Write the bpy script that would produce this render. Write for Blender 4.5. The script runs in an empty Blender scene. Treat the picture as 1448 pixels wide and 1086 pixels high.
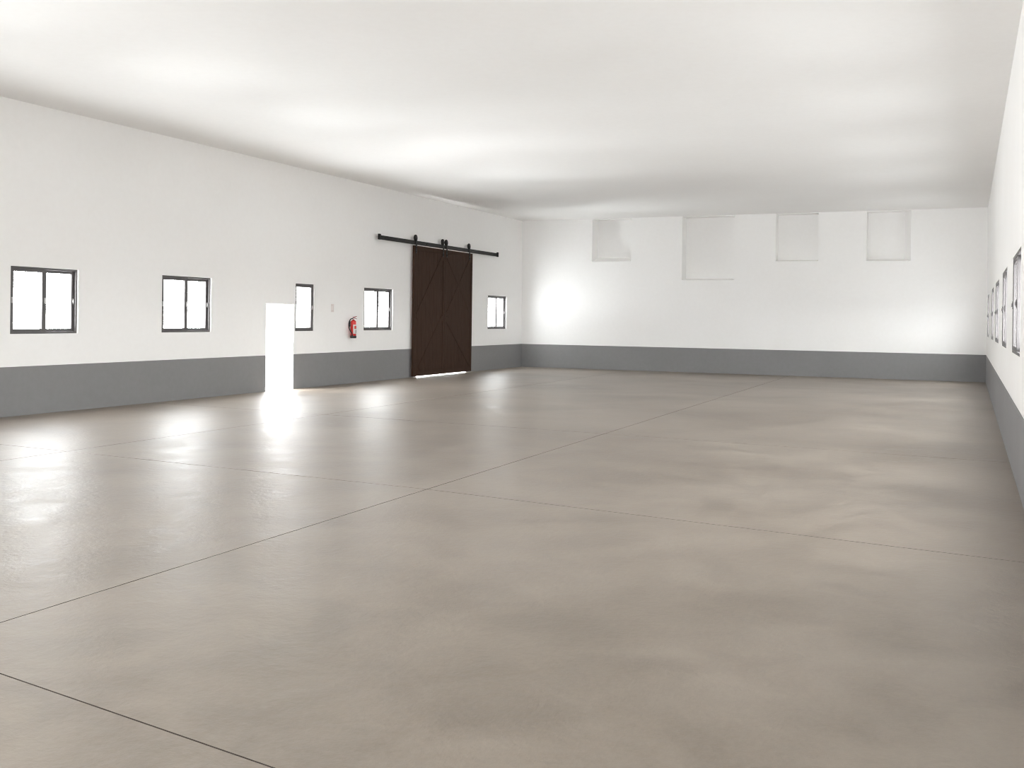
import bpy, bmesh, math, random
from mathutils import Matrix, Vector
PI = math.pi
S = bpy.context.scene
C = S.collection

# ------------------------------------------------------------------ camera
EYE = 1.75
cam_data = bpy.data.cameras.new('camera')
cam = bpy.data.objects.new('camera', cam_data); C.objects.link(cam)
F_PX, PITCH, ROLL, YAW, CX, CY = 1420.17, 0.00071, 0.01288, 0.41441, 725.07, 451.50
cam_data.sensor_width = 36.0
cam_data.sensor_fit = 'HORIZONTAL'
cam_data.lens = F_PX / 1448 * 36
cam_data.shift_x = (724 - CX) / 1448
cam_data.shift_y = (CY - 543) / 1448
cam_data.clip_end = 500
fw = Vector((-math.sin(YAW) * math.cos(PITCH), math.cos(YAW) * math.cos(PITCH), -math.sin(PITCH)))
rt = Vector((math.cos(YAW), math.sin(YAW), 0))
up = rt.cross(fw)
r2 = rt * math.cos(ROLL) + up * math.sin(ROLL)
u2 = -rt * math.sin(ROLL) + up * math.cos(ROLL)
cam.matrix_world = Matrix(((r2.x, u2.x, -fw.x, 0), (r2.y, u2.y, -fw.y, 0), (r2.z, u2.z, -fw.z, EYE), (0, 0, 0, 1)))
S.camera = cam

# ------------------------------------------------------------------ sky, exposure
SKY, GROUND_LEFT, GROUND_RIGHT = 20.0, 30.0, 10.0
w = bpy.data.worlds.new('overcast_daylight'); S.world = w
w.use_nodes = True
nt = w.node_tree; nt.nodes.clear()
tc = nt.nodes.new('ShaderNodeTexCoord'); sx = nt.nodes.new('ShaderNodeSeparateXYZ')
mr = nt.nodes.new('ShaderNodeMapRange'); mr.inputs[1].default_value = -0.04; mr.inputs[2].default_value = 0.04
mr.inputs[4].default_value = SKY
bg = nt.nodes.new('ShaderNodeBackground'); bg.inputs[0].default_value = (0.95, 0.978, 1.0, 1)
wo = nt.nodes.new('ShaderNodeOutputWorld')
nt.links.new(tc.outputs['Generated'], sx.inputs[0]); nt.links.new(sx.outputs[2], mr.inputs[0])
# made-up ground radiance, dimmer on the right to darken the ceiling there
gm = nt.nodes.new('ShaderNodeMapRange'); gm.inputs[1].default_value = -0.4; gm.inputs[2].default_value = 0.4
gm.inputs[3].default_value = GROUND_LEFT; gm.inputs[4].default_value = GROUND_RIGHT
nt.links.new(sx.outputs[0], gm.inputs[0]); nt.links.new(gm.outputs[0], mr.inputs[3])
# lobes added for sunlit ground left and, weaker, right; they brighten ceiling patches
tot = mr.outputs[0]
for d_, a_in, a_out, L_ in (((-6.0, 1.5, -3.35), 7, 19, 36.0), ((1.7, 0.2, -3.35), 10, 24, 4.0)):
    vd = nt.nodes.new('ShaderNodeVectorMath'); vd.operation = 'DOT_PRODUCT'; vd.inputs[1].default_value = Vector(d_).normalized()
    nt.links.new(tc.outputs['Generated'], vd.inputs[0])
    lm = nt.nodes.new('ShaderNodeMapRange'); lm.interpolation_type = 'SMOOTHSTEP'
    lm.inputs[1].default_value = math.cos(math.radians(a_out)); lm.inputs[2].default_value = math.cos(math.radians(a_in))
    lm.inputs[3].default_value = 0.0; lm.inputs[4].default_value = L_
    nt.links.new(vd.outputs['Value'], lm.inputs[0])
    ad = nt.nodes.new('ShaderNodeMath'); nt.links.new(tot, ad.inputs[0]); nt.links.new(lm.outputs[0], ad.inputs[1]); tot = ad.outputs[0]
nt.links.new(tot, bg.inputs[1]); nt.links.new(bg.outputs[0], wo.inputs[0])
S.view_settings.view_transform = 'Standard'
S.view_settings.look = 'None'
S.view_settings.exposure = 0.36
S.view_settings.gamma = 1.0
S.view_settings.use_curve_mapping = False
S.cycles.max_bounces = 14
S.cycles.diffuse_bounces = 10
S.cycles.glossy_bounces = 6
S.cycles.transparent_max_bounces = 12
S.cycles.sample_clamp_indirect = 12
S.cycles.filter_width = 1.1

# ------------------------------------------------------------------ room dimensions
XL, YB, XR, AR, HC, HB, YF = -14.467, 33.69, 0.5075, -0.01135, 5.3136, 0.831, -6.0
TH = 0.24
M_LEFT = Matrix.Translation((XL, 0, 0)) @ Matrix.Rotation(PI / 2, 4, 'Z')           # local x = deeper, local y = outside
M_BACK = Matrix.Translation((0, YB, 0))
M_RIGHT = Matrix.Translation((XR, 0, 0)) @ Matrix.Rotation(AR - PI / 2, 4, 'Z')     # local x = towards the camera
M_FRONT = Matrix.Translation((0, YF, 0)) @ Matrix.Rotation(PI, 4, 'Z')

# ------------------------------------------------------------------ helpers
def prop(o, label=None, cat=None, group=None, kind=None):
    if label: o['label'] = label
    if cat: o['category'] = cat
    if group: o['group'] = group
    if kind: o['kind'] = kind
    return o

class MB:
    """collects shapes into one mesh"""
    def __init__(self): self.bm = bmesh.new()
    def box(self, x0, x1, y0, y1, z0, z1, bevel=0.0, slot=0):
        b = bmesh.new()
        bmesh.ops.create_cube(b, size=1)
        for v in b.verts:
            v.co = Vector(((x0 + x1) / 2 + v.co.x * (x1 - x0), (y0 + y1) / 2 + v.co.y * (y1 - y0), (z0 + z1) / 2 + v.co.z * (z1 - z0)))
        if bevel: bmesh.ops.bevel(b, geom=b.edges[:], offset=bevel, segments=2, affect='EDGES', profile=0.5)
        return self.add(b, slot)
    def add(self, b, slot=0, M=None):
        if M is not None: bmesh.ops.transform(b, matrix=M, verts=b.verts[:])
        vm = {v: self.bm.verts.new(v.co) for v in b.verts}
        for f in b.faces:
            try:
                nf = self.bm.faces.new([vm[v] for v in f.verts]); nf.material_index = slot; nf.smooth = f.smooth
            except ValueError: pass
        b.free(); return self
    def prism(self, pts, y0, y1, bevel=0.0, slot=0):
        """polygon in the x-z plane, extruded along y"""
        b = bmesh.new()
        a = [b.verts.new((p[0], y0, p[1])) for p in pts]; c = [b.verts.new((p[0], y1, p[1])) for p in pts]
        n = len(pts); b.faces.new(a); b.faces.new(c[::-1])
        for i in range(n): b.faces.new((a[i], c[i], c[(i + 1) % n], a[(i + 1) % n]))
        bmesh.ops.recalc_face_normals(b, faces=b.faces[:])
        if bevel: bmesh.ops.bevel(b, geom=b.edges[:], offset=bevel, segments=2, affect='EDGES', profile=0.5)
        return self.add(b, slot)
    def lathe(self, prof, n=32, M=None, slot=0, a0=0.0, a1=2 * PI):
        """profile of (radius, z) turned about z"""
        b = bmesh.new(); full = abs(a1 - a0 - 2 * PI) < 1e-6
        cnt = n if full else n + 1
        rings = []
        for r, z in prof:
            if r < 1e-6: rings.append([b.verts.new((0, 0, z))])
            else: rings.append([b.verts.new((r * math.cos(a0 + (a1 - a0) * i / n), r * math.sin(a0 + (a1 - a0) * i / n), z)) for i in range(cnt)])
        for A, B in zip(rings[:-1], rings[1:]):
            for i in range(n):
                j = (i + 1) % n if full else i + 1
                if len(A) == 1 and len(B) == 1: continue
                if len(A) == 1: vs = (A[0], B[j], B[i])
                elif len(B) == 1: vs = (A[i], A[j], B[0])
                else: vs = (A[i], A[j], B[j], B[i])
                f = b.faces.new(vs); f.smooth = True
        bmesh.ops.recalc_face_normals(b, faces=b.faces[:])
        return self.add(b, slot, M)
    def tube(self, pts, r, n=12, slot=0):
        pts = [Vector(p) for p in pts]
        rr = r if isinstance(r, (list, tuple)) else [r] * len(pts)
        b = bmesh.new(); rings = []; prev = None
        for i, p in enumerate(pts):
            t = (pts[min(i + 1, len(pts) - 1)] - pts[max(i - 1, 0)]).normalized()
            if prev is None: nrm = t.orthogonal().normalized()
            else: nrm = (prev - t * prev.dot(t)).normalized()
            prev = nrm; bn = t.cross(nrm)
            rings.append([b.verts.new(p + (nrm * math.cos(2 * PI * k / n) + bn * math.sin(2 * PI * k / n)) * rr[i]) for k in range(n)])
        for A, B in zip(rings[:-1], rings[1:]):
            for k in range(n):
                f = b.faces.new((A[k], A[(k + 1) % n], B[(k + 1) % n], B[k])); f.smooth = True
        b.faces.new(rings[0][::-1]); b.faces.new(rings[-1])
        bmesh.ops.recalc_face_normals(b, faces=b.faces[:])
        return self.add(b, slot)
    def build(self, name, mats, parent=None, M=None):
        me = bpy.data.meshes.new(name); self.bm.to_mesh(me); self.bm.free()
        for m in (mats if isinstance(mats, (list, tuple)) else [mats]): me.materials.append(m)
        o = bpy.data.objects.new(name, me); C.objects.link(o)
        if parent: o.parent = parent
        if M is not None: o.matrix_local = M
        return o

def empty(name, M):
    o = bpy.data.objects.new(name, None); C.objects.link(o); o.matrix_world = M; o.empty_display_size = 0.2
    return o
def copy_tree(o, parent=None):
    c = o.copy(); C.objects.link(c)
    if parent: c.parent = parent
    for ch in list(o.children): copy_tree(ch, c)
    return c

def bez(a, b, c, d, n=16):
    a, b, c, d = map(Vector, (a, b, c, d))
    return [a * (1 - t) ** 3 + b * 3 * t * (1 - t) ** 2 + c * 3 * t * t * (1 - t) + d * t ** 3 for t in [i / n for i in range(n + 1)]]

# ------------------------------------------------------------------ materials
def mat(name, col, rough=0.5, metal=0.0, spec=0.5):
    m = bpy.data.materials.new(name); m.use_nodes = True
    b = m.node_tree.nodes['Principled BSDF']
    b.inputs['Base Color'].default_value = (*col, 1); b.inputs['Roughness'].default_value = rough
    b.inputs['Metallic'].default_value = metal; b.inputs['Specular IOR Level'].default_value = spec
    return m
def nodes(m):
    t = m.node_tree; return t, t.nodes, t.links, t.nodes['Principled BSDF']
def noise(t, vec, scale, detail=4, rough=0.55, stretch=None, dist=0.0):
    if stretch:
        mp = t.nodes.new('ShaderNodeMapping'); mp.inputs['Scale'].default_value = stretch
        t.links.new(vec, mp.inputs['Vector']); vec = mp.outputs['Vector']
    n = t.nodes.new('ShaderNodeTexNoise'); n.inputs['Scale'].default_value = scale; n.inputs['Detail'].default_value = detail
    n.inputs['Roughness'].default_value = rough; n.inputs['Distortion'].default_value = dist
    t.links.new(vec, n.inputs['Vector']); return n.outputs['Fac']
def ramp(t, fac, stops):
    r = t.nodes.new('ShaderNodeValToRGB'); cr = r.color_ramp
    while len(cr.elements) < len(stops): cr.elements.new(0.5)
    for e, (p, c) in zip(cr.elements, stops): e.position = p; e.color = (*c, 1) if len(c) == 3 else c
    t.links.new(fac, r.inputs['Fac']); return r.outputs['Color']
def math_node(t, op, a, b):
    n = t.nodes.new('ShaderNodeMath'); n.operation = op
    for i, v in enumerate((a, b)):
        if isinstance(v, (int, float)): n.inputs[i].default_value = v
        else: t.links.new(v, n.inputs[i])
    return n.outputs[0]
def bump(t, h, strength, dist, bsdf):
    b = t.nodes.new('ShaderNodeBump'); b.inputs['Strength'].default_value = strength; b.inputs['Distance'].default_value = dist
    t.links.new(h, b.inputs['Height']); t.links.new(b.outputs['Normal'], bsdf.inputs['Normal'])
def objco(t): return t.nodes.new('ShaderNodeTexCoord').outputs['Object']

def plaster(name, lo, hi, rough=0.85):
    m = mat(name, hi, rough, spec=0.25); t, n, l, b = nodes(m); v = objco(t)
    f = math_node(t, 'ADD', math_node(t, 'MULTIPLY', noise(t, v, 0.45, 5), 0.6), math_node(t, 'MULTIPLY', noise(t, v, 9, 5), 0.4))
    l.new(ramp(t, f, [(0.36, lo), (0.62, hi)]), b.inputs['Base Color'])
    bump(t, noise(t, v, 55, 5), 0.12, 0.004, b)
    return m
M_WALL = plaster('white_plaster', (0.892, 0.884, 0.872), (0.915, 0.91, 0.902))
M_CEIL = plaster('white_ceiling_paint', (0.895, 0.887, 0.876), (0.915, 0.91, 0.902))
M_DADO = plaster('grey_dado_paint', (0.225, 0.222, 0.224), (0.243, 0.241, 0.245), 0.55)

def concrete():
    m = mat('polished_concrete', (0.35, 0.31, 0.27), 0.4, spec=1.0); t, n, l, b = nodes(m); v = objco(t)
    cloud = noise(t, v, 0.38, 4, 0.5, dist=0.4)
    mid = noise(t, v, 1.7, 6, 0.6, dist=0.6)
    fine = noise(t, v, 26, 5, 0.65)
    f = math_node(t, 'ADD', math_node(t, 'ADD', math_node(t, 'MULTIPLY', cloud, 0.42), math_node(t, 'MULTIPLY', mid, 0.40)), math_node(t, 'MULTIPLY', fine, 0.18))
    l.new(ramp(t, f, [(0.41, (0.162, 0.128, 0.096)), (0.50, (0.217, 0.178, 0.140)), (0.59, (0.265, 0.224, 0.181))]), b.inputs['Base Color'])
    r = t.nodes.new('ShaderNodeMapRange'); l.new(math_node(t, 'ADD', math_node(t, 'MULTIPLY', mid, 0.6), math_node(t, 'MULTIPLY', fine, 0.4)), r.inputs[0])
    r.inputs[1].default_value = 0.35; r.inputs[2].default_value = 0.65; r.inputs[3].default_value = 0.355; r.inputs[4].default_value = 0.485
    l.new(r.outputs[0], b.inputs['Roughness'])
    h = math_node(t, 'ADD', math_node(t, 'MULTIPLY', noise(t, v, 4.0, 4, 0.55, dist=0.8), 0.55), math_node(t, 'MULTIPLY', noise(t, v, 16, 5, 0.65), 0.45))
    bump(t, h, 0.40, 0.02, b)
    return m
M_FLOOR = concrete()
M_JOINT = mat('dark_joint_filler', (0.09, 0.075, 0.062), 0.9)

def wood():
    m = mat('dark_brown_wood', (0.04, 0.025, 0.018), 0.7, spec=0.12); t, n, l, b = nodes(m); v = objco(t)
    g = noise(t, v, 6, 6, 0.6, stretch=(9, 9, 0.5), dist=0.3)
    l.new(ramp(t, g, [(0.3, (0.038, 0.019, 0.012)), (0.55, (0.050, 0.027, 0.018)), (0.75, (0.060, 0.034, 0.023))]), b.inputs['Base Color'])
    bump(t, g, 0.2, 0.003, b)
    return m
M_WOOD = wood()
M_WOOD_DK = mat('dark_wood_groove', (0.016, 0.009, 0.007), 0.7)
M_BLACK = mat('black_iron', (0.010, 0.0085, 0.0075), 0.5, 0.0, 0.3)
def alu():
    m = mat('dark_grey_aluminium', (0.085, 0.078, 0.078), 0.42, 0.0); t, n, l, b = nodes(m); v = objco(t)
    l.new(ramp(t, noise(t, v, 14, 3, stretch=(1, 1, 6)), [(0.3, (0.078, 0.070, 0.070)), (0.7, (0.095, 0.087, 0.087))]), b.inputs['Base Color'])
    return m
M_ALU = alu()
M_CHROME = mat('pale_metal_latch', (0.50, 0.485, 0.485), 0.4, 0.0)
M_WHITE = mat('white_gloss_paint', (0.80, 0.79, 0.78), 0.4)
M_RED = mat('red_enamel', (0.55, 0.018, 0.014), 0.28)
M_DKRED = mat('dark_red_lever', (0.22, 0.02, 0.018), 0.4)
M_RUB = mat('black_rubber', (0.014, 0.014, 0.015), 0.55)
M_LABEL = mat('white_label', (0.74, 0.72, 0.70), 0.5)
M_LABRED = mat('label_red_print', (0.60, 0.05, 0.03), 0.5)
M_LABGREY = mat('label_grey_print', (0.20, 0.15, 0.13), 0.5)
M_PINK = mat('faded_pink_plate', (0.82, 0.755, 0.735), 0.6)
M_PINKDK = mat('faded_pink_print', (0.72, 0.655, 0.635), 0.6)

def glass():
    m = bpy.data.materials.new('clear_window_glass'); m.use_nodes = True
    t = m.node_tree; t.nodes.clear()
    o = t.nodes.new('ShaderNodeOutputMaterial'); mx = t.nodes.new('ShaderNodeMixShader')
    tr = t.nodes.new('ShaderNodeBsdfTransparent'); tr.inputs[0].default_value = (0.975, 0.98, 0.975, 1)
    gl = t.nodes.new('ShaderNodeBsdfGlossy'); gl.inputs['Roughness'].default_value = 0.02
    lw = t.nodes.new('ShaderNodeLayerWeight'); lw.inputs[0].default_value = 0.5
    fr = math_node(t, 'ADD', math_node(t, 'MULTIPLY', math_node(t, 'POWER', lw.outputs['Facing'], 5.0), 0.5), 0.02)
    t.links.new(fr, mx.inputs[0]); t.links.new(tr.outputs[0], mx.inputs[1]); t.links.new(gl.outputs[0], mx.inputs[2])
    t.links.new(mx.outputs[0], o.inputs[0])
    return m
M_GLASS = glass()

# ------------------------------------------------------------------ openings (u along wall, z)
WZ0, WZ1 = 1.383, 2.527
LEFT_W = [(12.00, 13.42), (15.51, 16.96), (22.99, 24.49), (30.78, 32.33)]
NARROW = (19.94, 20.71)
LEFT_OFF = [(8.48, 9.91), (4.96, 6.39)]
RIGHT_W = [(-14.20, -12.05), (-18.35, -16.25), (-22.95, -20.45), (-26.80, -24.60), (-32.1, -30.2)]
RIGHT_OFF = [(-10.0, -7.9)]
RZ0, RZ1 = 1.405, 2.595
DOOR = (18.83, 19.88, 0.0, 2.02)
BARN = (25.86, 29.12, 0.0, 3.72)

def wall(name, M, u0, u1, z0, z1, holes, m, label):
    """slab with rectangular openings; a hole with a depth is a blind recess"""
    us = sorted({u0, u1, *[h[0] for h in holes], *[h[1] for h in holes]})
    zs = sorted({z0, z1, *[h[2] for h in holes], *[h[3] for h in holes]})
    b = bmesh.new(); cache = {}
    def V(x, y, z):
        k = (round(x, 5), round(y, 5), round(z, 5))
        if k not in cache: cache[k] = b.verts.new((x, y, z))
        return cache[k]
    def inside(u, z, blind):
        for h in holes:
            if h[0] < u < h[1] and h[2] < z < h[3] and (blind or len(h) == 4): return True
        return False
    for i in range(len(us) - 1):
        for j in range(len(zs) - 1):
            a, c, d, e = us[i], us[i + 1], zs[j], zs[j + 1]
            if not inside((a + c) / 2, (d + e) / 2, True): b.faces.new((V(a, 0, d), V(c, 0, d), V(c, 0, e), V(a, 0, e)))
            if not inside((a + c) / 2, (d + e) / 2, False): b.faces.new((V(a, TH, d), V(a, TH, e), V(c, TH, e), V(c, TH, d)))
    rects = [(h[0], h[1], h[2], h[3]) for h in holes if len(h) == 4]
    for (a, c, d, e) in rects + [(u0, u1, z0, z1)]:
        for (p, q) in (((a, d), (c, d)), ((c, d), (c, e)), ((c, e), (a, e)), ((a, e), (a, d))):
            b.faces.new((V(p[0], 0, p[1]), V(q[0], 0, q[1]), V(q[0], TH, q[1]), V(p[0], TH, p[1])))
    bmesh.ops.recalc_face_normals(b, faces=b.faces[:])
    me = bpy.data.meshes.new(name); b.to_mesh(me); b.free(); me.materials.append(m)
    o = bpy.data.objects.new(name, me); C.objects.link(o); o.matrix_world = M
    return prop(o, label, kind='structure')

NICHES = [(-11.78, -10.35, 3.80, 0.60), (-8.54, -6.77, 3.135, 0.58), (-5.41, -4.06, 3.74, 0.45), (-2.59, -1.275, 3.715, 0.50)]
NTOP = HC - 0.02
wall('wall_left', M_LEFT, YF - 0.3, YB + 0.3, -0.2, HC + 0.2,
     [(a, b, WZ0, WZ1) for a, b in LEFT_W + LEFT_OFF + [NARROW]] + [(DOOR[0], DOOR[1], -0.02, DOOR[3]), (BARN[0], BARN[1], -0.02, BARN[3])], M_WALL,
     'long white plastered left wall with small windows and two doorways')
wall('wall_back', M_BACK, XL, XR + 0.45, -0.2, HC + 0.2, [(a, b, z, NTOP) for a, b, z, d in NICHES], M_WALL, 'white plastered far end wall with four blind recesses')
wall('wall_right', M_RIGHT, -YB - 0.3, -YF + 0.3, -0.2, HC + 0.2, [(a, b, RZ0, RZ1) for a, b in RIGHT_W + RIGHT_OFF], M_WALL, 'white plastered right wall seen at a grazing angle')
wall('wall_front', M_FRONT, -XR + 0.06, -XL, -0.2, HC + 0.2, [(5.0, 10.0, -0.02, 3.6)], M_WALL, 'white plastered wall behind the camera with an added opening for fill daylight')  # gateway is added out of view to brighten and even out the walls

# blind recesses: five-sided plaster boxes set into the end wall
for k, (a, b, z, d) in enumerate(NICHES):
    mb = MB(); t_ = 0.08
    y0 = TH - 0.0
    mb.box(a - t_, b + t_, d, d + t_, z - t_, NTOP + t_)
    if d > TH:
        mb.box(a - t_, a, y0, d, z - t_, NTOP + t_); mb.box(b, b + t_, y0, d, z - t_, NTOP + t_)
        mb.box(a, b, y0, d, z - t_, z); mb.box(a, b, y0, d, NTOP, NTOP + t_)
    rise, splay = ((0.16, 0), (0.07, 0), (0.06, 0), (0.09, 0.20))[k]
    wb = bmesh.new()                                                # ledge slopes up towards the back, shaped to bring shade along the bottom
    c_ = [wb.verts.new(p) for p in ((a, 0.004, z), (a, d, z), (a, d, z + rise), (b, 0.004, z), (b, d, z), (b, d, z + rise))]
    for f_ in ((0, 1, 2), (3, 5, 4), (0, 2, 5, 3), (0, 3, 4, 1), (1, 4, 5, 2)): wb.faces.new([c_[i] for i in f_])
    bmesh.ops.recalc_face_normals(wb, faces=wb.faces[:]); mb.add(wb)
    if splay:                                                       # right cheek, splay invented to shade that side
        wb = bmesh.new()
        c_ = [wb.verts.new(p) for p in ((b, 0.004, z), (b, d, z), (b - splay, d, z), (b, 0.004, NTOP), (b, d, NTOP), (b - splay, d, NTOP))]
        for f_ in ((0, 1, 2), (3, 5, 4), (0, 2, 5, 3), (0, 3, 4, 1), (1, 4, 5, 2)): wb.faces.new([c_[i] for i in f_])
        bmesh.ops.recalc_face_normals(wb, faces=wb.faces[:]); mb.add(wb)
    o = mb.build('window_%d' % (k + 14), M_WALL, M=M_BACK)
    prop(o, ['small blind recess nearest the left corner of the end wall', 'tallest blind recess, second from the left on the end wall',
             'shallow blind recess, third from the left on the end wall', 'small blind recess nearest the right corner of the end wall'][k], kind='structure')

o = MB().box(XL - 0.3, XR + 0.8, YF - 0.3, YB + 0.3, HC, HC + 0.25).build('ceiling', M_CEIL)
prop(o, 'flat white painted ceiling', kind='structure')

# ------------------------------------------------------------------ floor slabs with saw-cut joints
def floor():
    mb = MB(); g = 0.0045
    xs = [XL - TH, -10.25, -4.90, XR + 0.8]
    rows = [(YF - 0.3,) * 4, (4.75, 4.25, 3.56, 2.65), (9.60, 9.36, 9.02, 8.20), (15.3, 15.0, 14.70, 14.19), (YB + 0.3,) * 4]
    for i in range(3):
        for j in range(4):
            q = [Vector((xs[i], rows[j][i], 0)), Vector((xs[i + 1], rows[j][i + 1], 0)), Vector((xs[i + 1], rows[j + 1][i + 1], 0)), Vector((xs[i], rows[j + 1][i], 0))]
            cen = sum(q, Vector()) / 4
            inn = []
            for v in q: inn.append(Vector((v.x + math.copysign(g, cen.x - v.x), v.y + math.copysign(g, cen.y - v.y), 0)))
            b = bmesh.new()
            top = [b.verts.new(v) for v in inn]; bot = [b.verts.new(v - Vector((0, 0, 0.012))) for v in inn]
            b.faces.new(top)
            mb.add(b, 0)
            b = bmesh.new()
            top = [b.verts.new(v) for v in inn]; bot = [b.verts.new(v - Vector((0, 0, 0.012))) for v in inn]
            for k in range(4): b.faces.new((top[k], bot[k], bot[(k + 1) % 4], top[(k + 1) % 4]))
            mb.add(b, 1)
    mb.box(xs[0], xs[-1], YF - 0.3, YB + 0.3, -0.15, -0.012, slot=1)
    o = mb.build('floor', [M_FLOOR, M_JOINT])
    prop(o, 'polished beige grey concrete floor with saw cut joints', kind='structure')
floor()

# ------------------------------------------------------------------ grey dado band
P = 0.006
mb = MB()
for a, b in ((YF, DOOR[0]), (DOOR[1], BARN[0]), (BARN[1], YB)): mb.box(a, b, -P, 0.0, 0.0, HB)
prop(mb.build('baseboard_left', M_DADO, M=M_LEFT), 'mid grey painted band along the foot of the left wall', kind='structure')
prop(MB().box(XL + P, XR + 0.384, -P, 0, 0, HB).build('baseboard_back', M_DADO, M=M_BACK), 'mid grey painted band along the foot of the end wall', kind='structure')
prop(MB().box(-YB + 0.01, -YF, -P, 0, 0, HB).build('baseboard_right', M_DADO, M=M_RIGHT), 'mid grey painted band along the foot of the right wall', kind='structure')

# ------------------------------------------------------------------ windows
def portal(M, u0, u1, z0, z1, y=TH):
    L = bpy.data.lights.new('daylight_portal', 'AREA'); L.shape = 'RECTANGLE'; L.size = u1 - u0; L.size_y = z1 - z0
    L.cycles.is_portal = True
    o = bpy.data.objects.new('daylight_portal', L); C.objects.link(o)
    o.matrix_world = M @ Matrix.Translation(((u0 + u1) / 2, y, (z0 + z1) / 2)) @ Matrix.Rotation(-PI / 2, 4, 'X')

def ring(mb, x0, x1, z0, z1, y0, y1, s, r, bev=0.004):
    """rectangular frame: stiles s wide, rails r high"""
    mb.box(x0, x0 + s, y0, y1, z0, z1, bev); mb.box(x1 - s, x1, y0, y1, z0, z1, bev)
    mb.box(x0 + s, x1 - s, y0, y1, z0, z0 + r, bev); mb.box(x0 + s, x1 - s, y0, y1, z1 - r, z1, bev)

def make_window(name, W, H, two=True, latch=None):
    root = empty(name, Matrix())
    w2, h2 = W / 2, H / 2
    f = MB(); ring(f, -w2, w2, -h2, h2, 0.0, 0.092, 0.030, 0.036)
    ring(f, -w2 + 0.028, w2 - 0.028, -h2 + 0.034, h2 - 0.034, 0.0425, 0.0455, 0.012, 0.014, 0.0)      # rib between the tracks
    f.build('frame', M_ALU, root)
    fx, fz = w2 - 0.028, h2 - 0.034
    def sash(x0, x1, y0, latches, meet=0):
        s = MB(); ring(s, x0, x1, -fz, fz, y0, y0 + 0.038, 0.058, 0.050)
        if meet: s.box(x1 - meet, x1 - 0.056, y0 + 0.002, y0 + 0.036, -fz + 0.048, fz - 0.048)
        so = s.build('sash', M_ALU, root)
        MB().box(x0 + 0.05, x1 - 0.05, y0 + 0.016, y0 + 0.021, -fz + 0.038, fz - 0.038).build('pane', M_GLASS, so)
        for lx in latches:
            l = MB(); l.box(lx - 0.013, lx + 0.013, y0 - 0.012, y0 + 0.002, -0.05, 0.05, 0.004)
            l.box(lx - 0.006, lx + 0.006, y0 - 0.022, y0 - 0.010, -0.022, 0.022, 0.003)
            l.build('latch', latch or M_CHROME, so)
    if two:
        sash(-fx, 0.044, 0.004, (-fx + 0.022, 0.010), 0.088)
        sash(-0.026, fx, 0.046, (fx - 0.022,))
    else:
        sash(-fx, fx, 0.004, (fx - 0.022,))
    return root

RECL, RECR = 0.028, 0.004
def place(root, M, u0, u1, z0, z1, rec, W):
    root.matrix_world = M @ Matrix.Translation(((u0 + u1) / 2, rec, (z0 + z1) / 2)) @ Matrix.Diagonal(((u1 - u0) / W, 1, 1, 1))
n = 0
proto = None
LBL = ['grey framed sliding window nearest the camera on the left wall', 'grey framed sliding window between the first window and the bright open doorway',
       'grey framed sliding window between fire extinguisher and brown barn doors', 'grey framed sliding window between barn doors and the far left corner']
for k, (a, b) in enumerate(LEFT_W + LEFT_OFF):
    n += 1
    if proto is None: root = proto = make_window('window_1', 1.43, WZ1 - WZ0)
    else: root = copy_tree(proto); root.name = 'window_%d' % n
    place(root, M_LEFT, a, b, WZ0, WZ1, RECL, 1.43)
    prop(root, LBL[k] if k < 4 else 'sliding window on the left wall behind the camera', kind='structure')
    portal(M_LEFT, a, b, WZ0, WZ1)
n += 1
root = make_window('window_%d' % n, NARROW[1] - NARROW[0], WZ1 - WZ0, two=False)
place(root, M_LEFT, NARROW[0], NARROW[1], WZ0, WZ1, RECL, NARROW[1] - NARROW[0])
prop(root, 'narrow single pane grey window right beside the bright open doorway', kind='structure')
portal(M_LEFT, *NARROW, WZ0, WZ1)
proto = None
LBR = ['largest looking right wall window, nearest the camera', 'second right wall window from the camera', 'third right wall window from the camera',
       'fourth right wall window from the camera', 'farthest right wall window, beside the end wall']
for k, (a, b) in enumerate(RIGHT_W + RIGHT_OFF):
    n += 1
    if proto is None: root = proto = make_window('window_%d' % n, 2.12, RZ1 - RZ0, latch=M_ALU)
    else: root = copy_tree(proto); root.name = 'window_%d' % n
    place(root, M_RIGHT, a, b, RZ0, RZ1, RECR, 2.12)
    prop(root, LBR[k] if k < 5 else 'sliding window on the right wall behind the camera', kind='structure')
    portal(M_RIGHT, a, b, RZ0, RZ1)
portal(M_LEFT, *DOOR)
portal(M_FRONT, 5.0, 10.0, 0, 3.6)  # portal of the added gateway behind the camera

# ------------------------------------------------------------------ open doorway
root = empty('door_1', M_LEFT @ Matrix.Translation(((DOOR[0] + DOOR[1]) / 2, 0, 0)))
prop(root, 'narrow open doorway flooded with white daylight', kind='structure')
hw = (DOOR[1] - DOOR[0]) / 2
j = MB(); j.box(-hw, -hw + 0.03, 0.14, TH, 0, DOOR[3], 0.003); j.box(hw - 0.03, hw, 0.14, TH, 0, DOOR[3], 0.003); j.box(-hw + 0.03, hw - 0.03, 0.14, TH, DOOR[3] - 0.03, DOOR[3], 0.003)
j.build('door_frame', M_WHITE, root)
lf = MB(); lf.box(hw - 0.02, hw + 0.025, TH + 0.005, TH + 1.0, 0.012, DOOR[3] - 0.03, 0.004)
leaf = lf.build('door_leaf', M_WHITE, root)
h = MB(); h.tube([(hw - 0.02, TH + 0.92, 1.02), (hw - 0.07, TH + 0.92, 1.02), (hw - 0.07, TH + 0.80, 1.02)], 0.009)
h.build('door_handle', M_CHROME, leaf)
for dz in (0.25, 1.0, 1.75):
    h = MB(); h.tube([(hw - 0.028, TH + 0.004, dz - 0.05), (hw - 0.028, TH + 0.004, dz + 0.05)], 0.009); h.build('hinge', M_CHROME, root)

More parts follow.
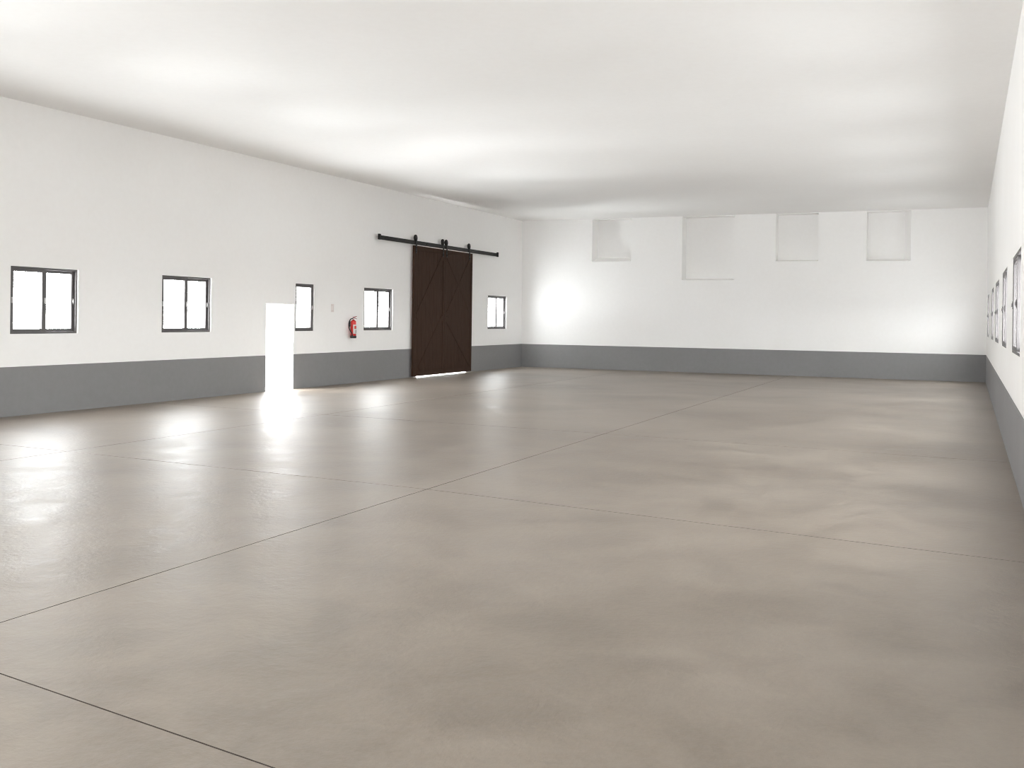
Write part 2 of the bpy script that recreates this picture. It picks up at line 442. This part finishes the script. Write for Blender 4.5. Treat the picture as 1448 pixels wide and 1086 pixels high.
# ------------------------------------------------------------------ sliding barn doors (local x = deeper along the wall, y = outside, so the room side is -y)
ZB, ZT, Y0, Y1 = 0.034, 3.835, -0.135, -0.075
def barn_door(u0, u1, label, braces):
    root = empty('sliding_barn_gate', M_LEFT @ Matrix.Translation((u0, 0, 0)))
    prop(root, label, 'door', 'barn door leaves on the black rail', kind='thing')
    W = u1 - u0; st = 0.11
    n_ = 8; pw = (W - 0.01) / n_
    b = MB()
    for i in range(n_): b.box(0.005 + i * pw + 0.002, 0.005 + (i + 1) * pw - 0.002, Y0 + 0.012, Y1, ZB + 0.01, ZT - 0.01, 0.003)
    b.box(0.01, W - 0.01, Y0 + 0.030, Y1 - 0.004, ZB + 0.012, ZT - 0.012, slot=1)
    b.build('plank_panel', [M_WOOD, M_WOOD_DK], root)
    fr = MB(); ring(fr, 0, W, ZB, ZT, Y0, Y1 + 0.002, st, 0.13, 0.004)
    fr.build('border_frame', M_WOOD, root)
    for (x0, z0, x1, z1, y) in braces:
        wd = 0.075; d = Vector((x1 - x0, z1 - z0)).normalized(); nn = Vector((-d.y, d.x)) * wd
        poly = [(x0 + nn.x, z0 + nn.y), (x0 - nn.x, z0 - nn.y), (x1 - nn.x, z1 - nn.y), (x1 + nn.x, z1 + nn.y)]
        poly = clip(poly, st + 0.002, W - st - 0.002, ZB + 0.132, ZT - 0.132)
        MB().prism(poly, Y0 + y, Y0 + 0.0125, 0.0015).build('brace', M_WOOD, root)
    for hx in (0.09, W - 0.13) if u0 < 26 else (0.09, W - 0.24):
        s = MB()
        s.prism([(hx - 0.036, ZT - 0.225), (hx + 0.036, ZT - 0.225), (hx + 0.036, 4.04), (hx, 4.075), (hx - 0.036, 4.04)], Y0 - 0.012, Y0 - 0.004, 0.002)
        for bz in (ZT - 0.17, ZT - 0.06): s.lathe([(0, 0), (0.018, 0), (0.016, 0.012), (0, 0.015)], 12, Matrix.Translation((hx, Y0 - 0.012, bz)) @ Matrix.Rotation(PI / 2, 4, 'X'))
        s.box(hx - 0.03, hx + 0.03, Y0 - 0.004, Y0 + 0.001, ZT - 0.22, ZT - 0.01)
        hg = s.build('hanger_strap', M_BLACK, root)
        wl = MB(); wl.lathe([(0, -0.014), (0.095, -0.014), (0.098, -0.008), (0.076, -0.004), (0.076, 0.004), (0.098, 0.008), (0.095, 0.014), (0, 0.014)], 28,
                            Matrix.Translation((hx, Y0 + 0.02, 3.9785 + 0.0765)) @ Matrix.Rotation(PI / 2, 4, 'X'))
        wl.build('roller_wheel', M_BLACK, hg)
    return root
def clip(poly, xa, xb, za, zb):
    def cut(p, f, inter):
        out = []
        for i in range(len(p)):
            a, c = p[i - 1], p[i]
            if f(c):
                if not f(a): out.append(inter(a, c))
                out.append(c)
            elif f(a): out.append(inter(a, c))
        return out
    def ix(v): return lambda a, c: (v, a[1] + (c[1] - a[1]) * (v - a[0]) / (c[0] - a[0]))
    def iz(v): return lambda a, c: (a[0] + (c[0] - a[0]) * (v - a[1]) / (c[1] - a[1]), v)
    poly = cut(poly, lambda p: p[0] >= xa, ix(xa)); poly = cut(poly, lambda p: p[0] <= xb, ix(xb))
    poly = cut(poly, lambda p: p[1] >= za, iz(za)); poly = cut(poly, lambda p: p[1] <= zb, iz(zb))
    return poly
LU0, LU1, RU0, RU1 = 25.46, 27.365, 27.38, 29.29
barn_door(LU0, LU1, 'dark brown plank barn door leaf, the one nearer the fire extinguisher', [
    (0.15, 1.75, 1.80, 3.62, 0.0), (1.80, 1.78, 0.35, 0.25, 0.0)])
barn_door(RU0, RU1, 'dark brown plank barn door leaf, the one nearer the end wall', [
    (0.12, 1.80, 1.80, 3.66, 0.0), (0.15, 3.66, 1.85, 1.90, 0.004), (0.10, 1.74, 1.80, 0.25, 0.0)])
# rail
root = empty('barn_door_rail', M_LEFT @ Matrix.Translation(((23.48 + 31.3) / 2, 0, 3.92)))
prop(root, 'long black iron sliding rail on the white wall above the barn doors', 'door rail')
L2 = (31.30 - 23.48) / 2
MB().box(-L2, L2, -0.122, -0.108, -0.058, 0.058, 0.003).build('track_bar', M_BLACK, root)
for x in (-L2 + 0.05, L2 - 0.05):
    MB().box(x - 0.045, x + 0.045, -0.150, -0.100, -0.066, 0.09, 0.006).build('end_stop', M_BLACK, root)
for i in range(7):
    x = -L2 + 0.35 + i * (2 * L2 - 0.7) / 6
    s = MB(); s.lathe([(0.02, 0), (0.02, 0.108)], 12, Matrix.Translation((x, 0, 0)) @ Matrix.Rotation(PI / 2, 4, 'X'))
    s.lathe([(0, 0), (0.017, 0), (0.014, 0.009), (0, 0.011)], 6, Matrix.Translation((x, -0.122, 0)) @ Matrix.Rotation(PI / 2, 4, 'X'))
    s.build('standoff_bolt', M_BLACK, root)

# ------------------------------------------------------------------ fire extinguisher (local x along wall, -y into the room)
EX, EY, EZ, ER = 22.31, -0.115, 1.185, 0.074
root = empty('fire_extinguisher', M_LEFT @ Matrix.Translation((EX, EY, EZ)))
prop(root, 'red fire extinguisher with black hose hanging on the white wall', 'fire extinguisher')
body = MB(); body.lathe([(0.0, 0.045), (ER - 0.002, 0.045), (ER, 0.055), (ER, 0.415), (ER - 0.004, 0.436), (ER - 0.018, 0.455), (0.030, 0.469), (0.024, 0.482), (0.0, 0.484)], 40)
bd = body.build('cylinder_body', M_RED, root)
f = MB(); f.lathe([(0, 0.0), (ER + 0.001, 0.0), (ER + 0.005, 0.006), (ER + 0.005, 0.062), (ER + 0.001, 0.067), (0.06, 0.067)], 40); f.build('foot_ring', M_RUB, root)
# label on the room side: -y direction = angle -90 degrees
def patch(r, a_mid, a_half, z0, z1, name, m, parent):
    p = MB(); p.lathe([(r, z0), (r + 0.0006, z0), (r + 0.0006, z1), (r, z1)], 20, None, 0, math.radians(a_mid - a_half), math.radians(a_mid + a_half)); return p.build(name, m, parent)
lab = patch(ER + 0.0004, -92, 58, 0.115, 0.355, 'label', M_LABEL, root); lab['label'] = 'white printed label'
patch(ER + 0.0012, -84, 44, 0.245, 0.325, 'red_panel', M_LABRED, lab)
for k, zz in enumerate((0.140, 0.166, 0.192)): patch(ER + 0.0012, -98 + 24, 26, zz, zz + 0.021, 'picture_panel', M_LABGREY, lab)
v = MB(); v.lathe([(0.0, 0.482), (0.022, 0.482), (0.022, 0.50), (0.016, 0.505), (0.016, 0.535), (0, 0.535)], 20)
v.box(-0.03, 0.014, -0.02, 0.02, 0.498, 0.522, 0.004)
v.build('valve', M_CHROME, root)
h = MB(); h.prism([(-0.02, 0.530), (0.02, 0.530), (0.085, 0.563), (0.085, 0.578), (0.01, 0.556), (-0.02, 0.550)], -0.014, 0.014, 0.002)
h.bm.transform(Matrix.Rotation(math.radians(-60), 4, 'Z'))
h.build('squeeze_lever', M_DKRED, root)
h = MB(); h.prism([(-0.01, 0.510), (0.02, 0.510), (0.095, 0.500), (0.095, 0.510), (0.02, 0.524), (-0.01, 0.524)], -0.012, 0.012, 0.002)
h.bm.transform(Matrix.Rotation(math.radians(-60), 4, 'Z'))
h.build('carry_handle', M_DKRED, root)
g = MB(); g.lathe([(0, 0), (0.017, 0), (0.017, 0.008), (0, 0.008)], 20, Matrix.Translation((0.0, -0.016, 0.51)) @ Matrix.Rotation(PI / 2, 4, 'X')); g.build('pressure_gauge', M_LABEL, root)
pts = bez((-0.025, 0, 0.512), (-0.16, 0.0, 0.53), (-0.235, 0.0, 0.42), (-0.225, -0.005, 0.31), 18) + bez((-0.225, -0.005, 0.31), (-0.215, -0.01, 0.21), (-0.13, -0.02, 0.17), (-0.088, -0.02, 0.10), 14)[1:]
hs = MB(); hs.tube(pts, 0.0125, 12); ho = hs.build('hose', M_RUB, root)
nz = MB(); nz.tube([(-0.088, -0.02, 0.10), (-0.083, -0.02, 0.075), (-0.080, -0.02, 0.06)], [0.0135, 0.016, 0.019], 14); nz.build('nozzle', M_RUB, ho)
br = MB(); br.box(-0.02, 0.02, 0.104, 0.114, 0.30, 0.45, 0.002); br.box(-0.012, 0.012, 0.06, 0.106, 0.40, 0.412, 0.002)
br.lathe([(ER + 0.001, 0.33), (ER + 0.003, 0.33), (ER + 0.003, 0.345), (ER + 0.001, 0.345)], 24, None, 0, math.radians(20), math.radians(160))
br.build('wall_bracket', M_RUB, root)

# ------------------------------------------------------------------ faded plate on the wall
root = empty('wall_plate', M_LEFT @ Matrix.Translation((21.505, 0, 1.96)))
prop(root, 'small faded pinkish plate on white wall above and left of fire extinguisher', 'wall plate')
MB().box(-0.062, 0.062, -0.006, 0.0, -0.105, 0.105, 0.002).build('plate', M_PINK, root)
pr = MB(); pr.box(-0.05, 0.03, -0.0072, -0.0058, -0.09, -0.055); pr.box(0.036, 0.052, -0.0072, -0.0058, -0.09, 0.09); pr.box(-0.05, -0.005, -0.0072, -0.0058, 0.05, 0.088)
pr.build('faded_print', M_PINKDK, root)
